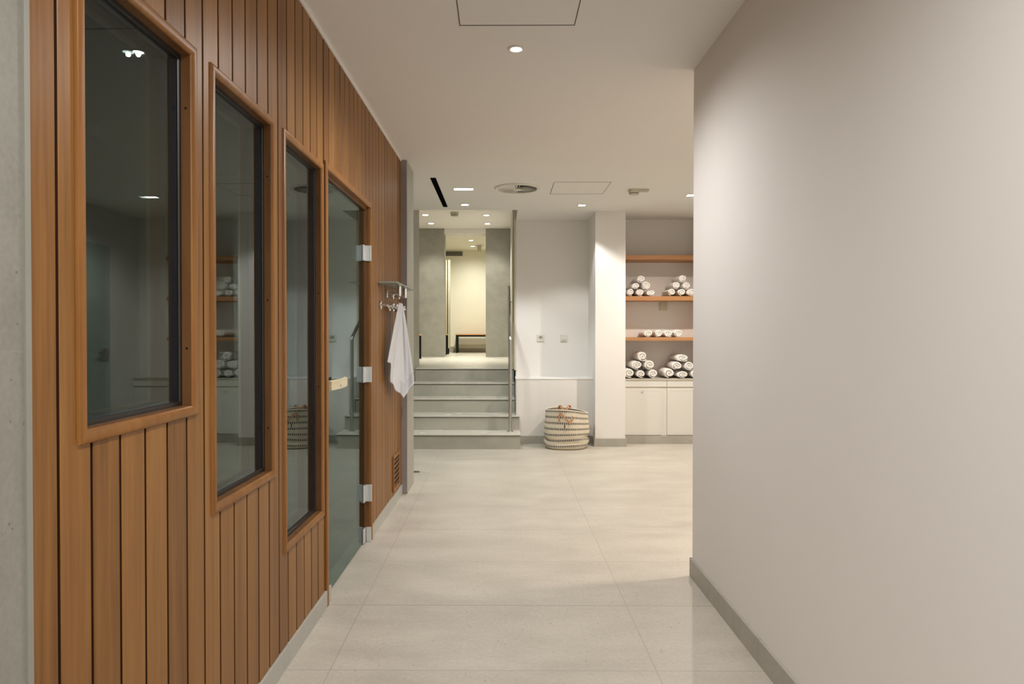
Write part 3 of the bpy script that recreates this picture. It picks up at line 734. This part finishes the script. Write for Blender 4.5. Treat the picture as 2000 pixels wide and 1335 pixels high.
for i, (x, z, a_, b2, lb) in enumerate(A): towel(x, z, a_, b2, .33, 91+i, T+lb+' on the worktop', gE)

# ------------------------------------------------------------------ laundry basket
def basket():
    t = thing('laundry_basket', 'round woven laundry basket with rows of black dashes and tan straps', 'basket', (.712, 7.425, 0))
    nu, nv = 96, 44; Ht = .402; mb = MB(); vs = []; uvs = []
    def ptf(a, v, inset=0.):
        k = v/Ht
        R_ = .236 + .010*math.sin(PI*min(1, k*1.1)) - .012*k
        if k < .10: R_ -= .030*(1-k/.10)**2
        # sagging folds low down
        fold = .012*math.exp(-((k-.30-.05*math.sin(a*1.0+.4))/.05)**2)*(.6+.4*math.sin(a*2+1.3)) + .010*math.exp(-((k-.14-.04*math.sin(a*1.7))/.04)**2)*(.6+.4*math.sin(a*3))
        R_ -= fold*2.2
        R_ += .006*math.sin(3*a+.8)*k + .004*math.sin(5*a+k*4)
        R_ -= inset
        rim = .018*math.sin(a-1.9)*k**2 - .012*math.cos(2*a)*k**2      # uneven top edge
        sag = -.010*math.exp(-((k-.25)/.2)**2)*math.sin(2*a+.5)
        return (R_*1.02*math.cos(a)+.006*k, R_*.92*math.sin(a), v+rim+sag*(k > .02))
    for ins, order in ((0., range(nv+1)), (.006, range(nv, 3, -1))):
        for j in order:
            v = Ht*j/nv
            for i in range(nu):
                a = 2*PI*i/nu; vs.append(ptf(a, v, ins)); uvs.append((a*.236, v))
    rows = nv+1 + nv-3
    fs = [(j*nu+i, j*nu+(i+1) % nu, (j+1)*nu+(i+1) % nu, (j+1)*nu+i) for j in range(rows-1) for i in range(nu)]
    fs.append(tuple(range(nu))[::-1]); fs.append(tuple((rows-1)*nu+i for i in range(nu)))
    mb.add(vs, fs); o = mb.make('body', 'basket', parent=t, smooth=60)
    uvl = o.data.uv_layers.new(name='UVMap')
    for p in o.data.polygons:
        us = [uvs[vi][0] for vi in p.vertices]; wrap = max(us)-min(us) > .5*.236*2*PI
        for li, vi in zip(p.loop_indices, p.vertices):
            u, v = uvs[vi]
            if wrap and u < .1: u += .236*2*PI
            uvl.data[li].uv = (u, v)
    # rolled hem
    MB().tube([Vector(ptf(2*PI*i/60, Ht, .003)) for i in range(61)], .0055, 8).make('rim', M['hemcream'], parent=t, smooth=60)
    def strap(name, pts, wd, th=.003):
        m_ = MB(); P_ = [Vector(p) for p in pts]
        # Catmull-Rom
        Q = []
        for k in range(len(P_)-1):
            p0, p1, p2, p3 = P_[max(k-1, 0)], P_[k], P_[k+1], P_[min(k+2, len(P_)-1)]
            for s_ in range(8):
                u = s_/8; Q.append(.5*((2*p1)+(p2-p0)*u+(2*p0-5*p1+4*p2-p3)*u*u+(3*p1-p0-3*p2+p3)*u**3))
        Q.append(P_[-1]); vs_ = []
        for k, p in enumerate(Q):
            tn = (Q[min(k+1, len(Q)-1)]-Q[max(k-1, 0)]).normalized(); nrm = Vector((p.x, p.y, 0)).normalized()
            sd = tn.cross(nrm)
            if sd.length < .2: sd = Vector((1, 0, 0))
            sd.normalize(); nn = sd.cross(tn).normalized()
            for q1, q2 in ((-1, -1), (1, -1), (1, 1), (-1, 1)): vs_.append(p+sd*wd/2*q1+nn*th/2*q2)
        n_ = len(Q); fs_ = [(k*4+q, k*4+(q+1) % 4, (k+1)*4+(q+1) % 4, (k+1)*4+q) for k in range(n_-1) for q in range(4)]
        fs_ += [(0, 1, 2, 3), (n_*4-1, n_*4-2, n_*4-3, n_*4-4)]
        m_.add(vs_, fs_); m_.make(name, 'leather', parent=t, smooth=50)
    yf = -.222
    # front strap drooping, back strap standing
    strap('handle', [(-.092, yf-.001, .305), (-.093, yf-.005, .350), (-.084, yf-.010, .388), (-.056, yf-.020, .372), (-.020, yf-.030, .330), (.012, yf-.026, .300), (.034, yf-.014, .302), (.044, yf-.008, .330), (.046, yf-.006, .362)], .021)
    strap('handle', [(-.060, .188, .33), (-.064, .190, .395), (-.046, .180, .425), (-.012, .160, .398), (.020, .160, .398), (.052, .180, .428), (.068, .190, .395), (.064, .188, .33)], .024)
    BX(-.042, -.030, yf-.022, yf-.018, .240, .276, b=.001).make('tag', 'tag', parent=t)
M['hemcream'] = plain('cream_hem', (.72, .66, .55), .85, var=.05, scale=80)
basket()

# ------------------------------------------------------------------ hook rail, glass shelf and hanging towel on the timber wall
t = thing('hook_rail', 'chrome rail with round hooks on the timber wall', 'hook rail', LW(0, 4.40, 1.415), -TH)
for y in (0, .78): MB().lathe((.0003, y, 0), (1, 0, 0), [(.028, 0), (.028, .008), (.022, .012), (.011, .014), (.011, .036)], 24).make('flange', 'chrome', parent=t, smooth=40)
MB().tube([(.036, -.02, 0), (.036, .40, 0), (.036, .80, 0)], .010, 16).make('bar', 'chrome', parent=t, smooth=50)
for y in (.10, .24, .38, .55):
    h = MB(); h.tube([(.0455, y, 0), (.056, y, .003), (.066, y, .006)], .006, 10); h.ball((.068, y, .008), .0125)
    h.tube([(.036, y, -.0085), (.036, y, -.016), (.042, y, -.022)], .006, 10); h.ball((.044, y, -.024), .0115)
    h.make('hook', 'chrome', parent=t, smooth=50)
t = thing('glass_shelf', 'small glass shelf on chrome brackets above the hanging towel', 'shelf', LW(0, 4.31, 1.50), -TH)
BX(.004, .124, 0, .85, .052, .060, b=.0015).make('plate', 'shelfglass', parent=t)
for y in (.31, .56):
    b2 = MB().lathe((.0003, y, 0), (1, 0, 0), [(.027, 0), (.027, .008), (.018, .012), (.011, .013), (.011, .098)], 24); b2 = b2.make('bracket', 'chrome', parent=t, smooth=40)
    MB().cyl((.090, y, -.016), (.090, y, .0515), .013, 20, .001).make('post', 'chrome', parent=b2, smooth=40)
    MB().ball((.045, y, -.016), .010).make('knob', 'chrome', parent=b2, smooth=50)

def hanging():
    nu, nv = 64, 60; mb = MB(); vs = []
    HS, HD, HZ = 4.782, .072, 1.432
    prof = [(0, .60), (.12, .62), (.15, .80), (.27, .84), (.31, .91), (.42, .95), (.52, 1.0), (.62, 1.0), (.80, .91), (1.0, .80)]
    def ln(u):
        for (a, l0), (b, l1) in zip(prof, prof[1:]):
            if u <= b: k = (u-a)/(b-a); return l0+(l1-l0)*k
        return .82
    for j in range(nv+1):
        for i in range(nu+1):
            u = i/nu; v = j/nv; Lm = .660*ln(u)
            z = HZ + .012 - v*Lm
            dn = (HZ+.012-z)/.655
            spread = min(1, .08 + 1.06*dn**.85)
            ac = (u-.40)                                    # across, away from the wall to the right
            s_ = HS + spread*(ac*.34 if ac > 0 else ac*.95) - .06*dn
            d_ = HD + spread*ac*.130
            fa = .034*spread**.8 * math.sin(u*PI*5.0+.6) + .012*spread*math.sin(u*PI*11+dn*3)
            # fold displacement mostly perpendicular to the across direction
            s_ += -fa*.9; d_ += fa*.35
            d_ = max(d_, .014)
            vs.append((d_, s_, z))
    fs = [(j*(nu+1)+i, j*(nu+1)+i+1, (j+1)*(nu+1)+i+1, (j+1)*(nu+1)+i) for j in range(nv) for i in range(nu)]
    mb.add(vs, fs)
    o = mb.make('hanging_towel', 'towel2', smooth=180, at=(X0, 0, 0), rot=LR)
    o.data.materials.append(M['hem'])
    for p in o.data.polygons:
        j = p.index//nu
        if nv-9 <= j < nv-2 and (p.index % nu) > 24: p.material_index = 1
    md = o.modifiers.new('thickness', 'SOLIDIFY'); md.thickness = .004
    tag(o, 'white hand towel hanging from a chrome hook on the timber wall', 'towel')
hanging()

# floor drain beside the pillar
t = thing('floor_drain', 'small dark floor drain beside the tiled pillar', 'drain', (-.765, 6.09, 0))
BX(-.05, .05, -.03, .03, .0002, .003, b=.001).make('frame', 'steel', parent=t)
g_ = MB()
for k in range(4): g_.box(-.042+k*.022, -.042+k*.022+.014, -.022, .022, .003, .0042)
g_.make('slots', 'black', parent=t)

# glass door on the far right wall, seen only as a reflection
d2 = struct(BX(2.632, 2.650, 6.25, 7.20, .01, 2.16).make('door_2', 'frost'), 'greenish glass door seen reflected in the sauna window', 'door')
MB().cyl((2.60, 7.12, 1.03), (2.632, 7.12, 1.03), .011, 12).make('spindle', 'steel', parent=d2)
MB().cyl((2.60, 7.13, 1.03), (2.60, 6.96, 1.03), .010, 12).make('handle', 'steel', parent=d2)
BX(2.622, 2.632, 7.08, 7.16, .94, 1.07, b=.002).make('lock_case', 'steel', parent=d2)
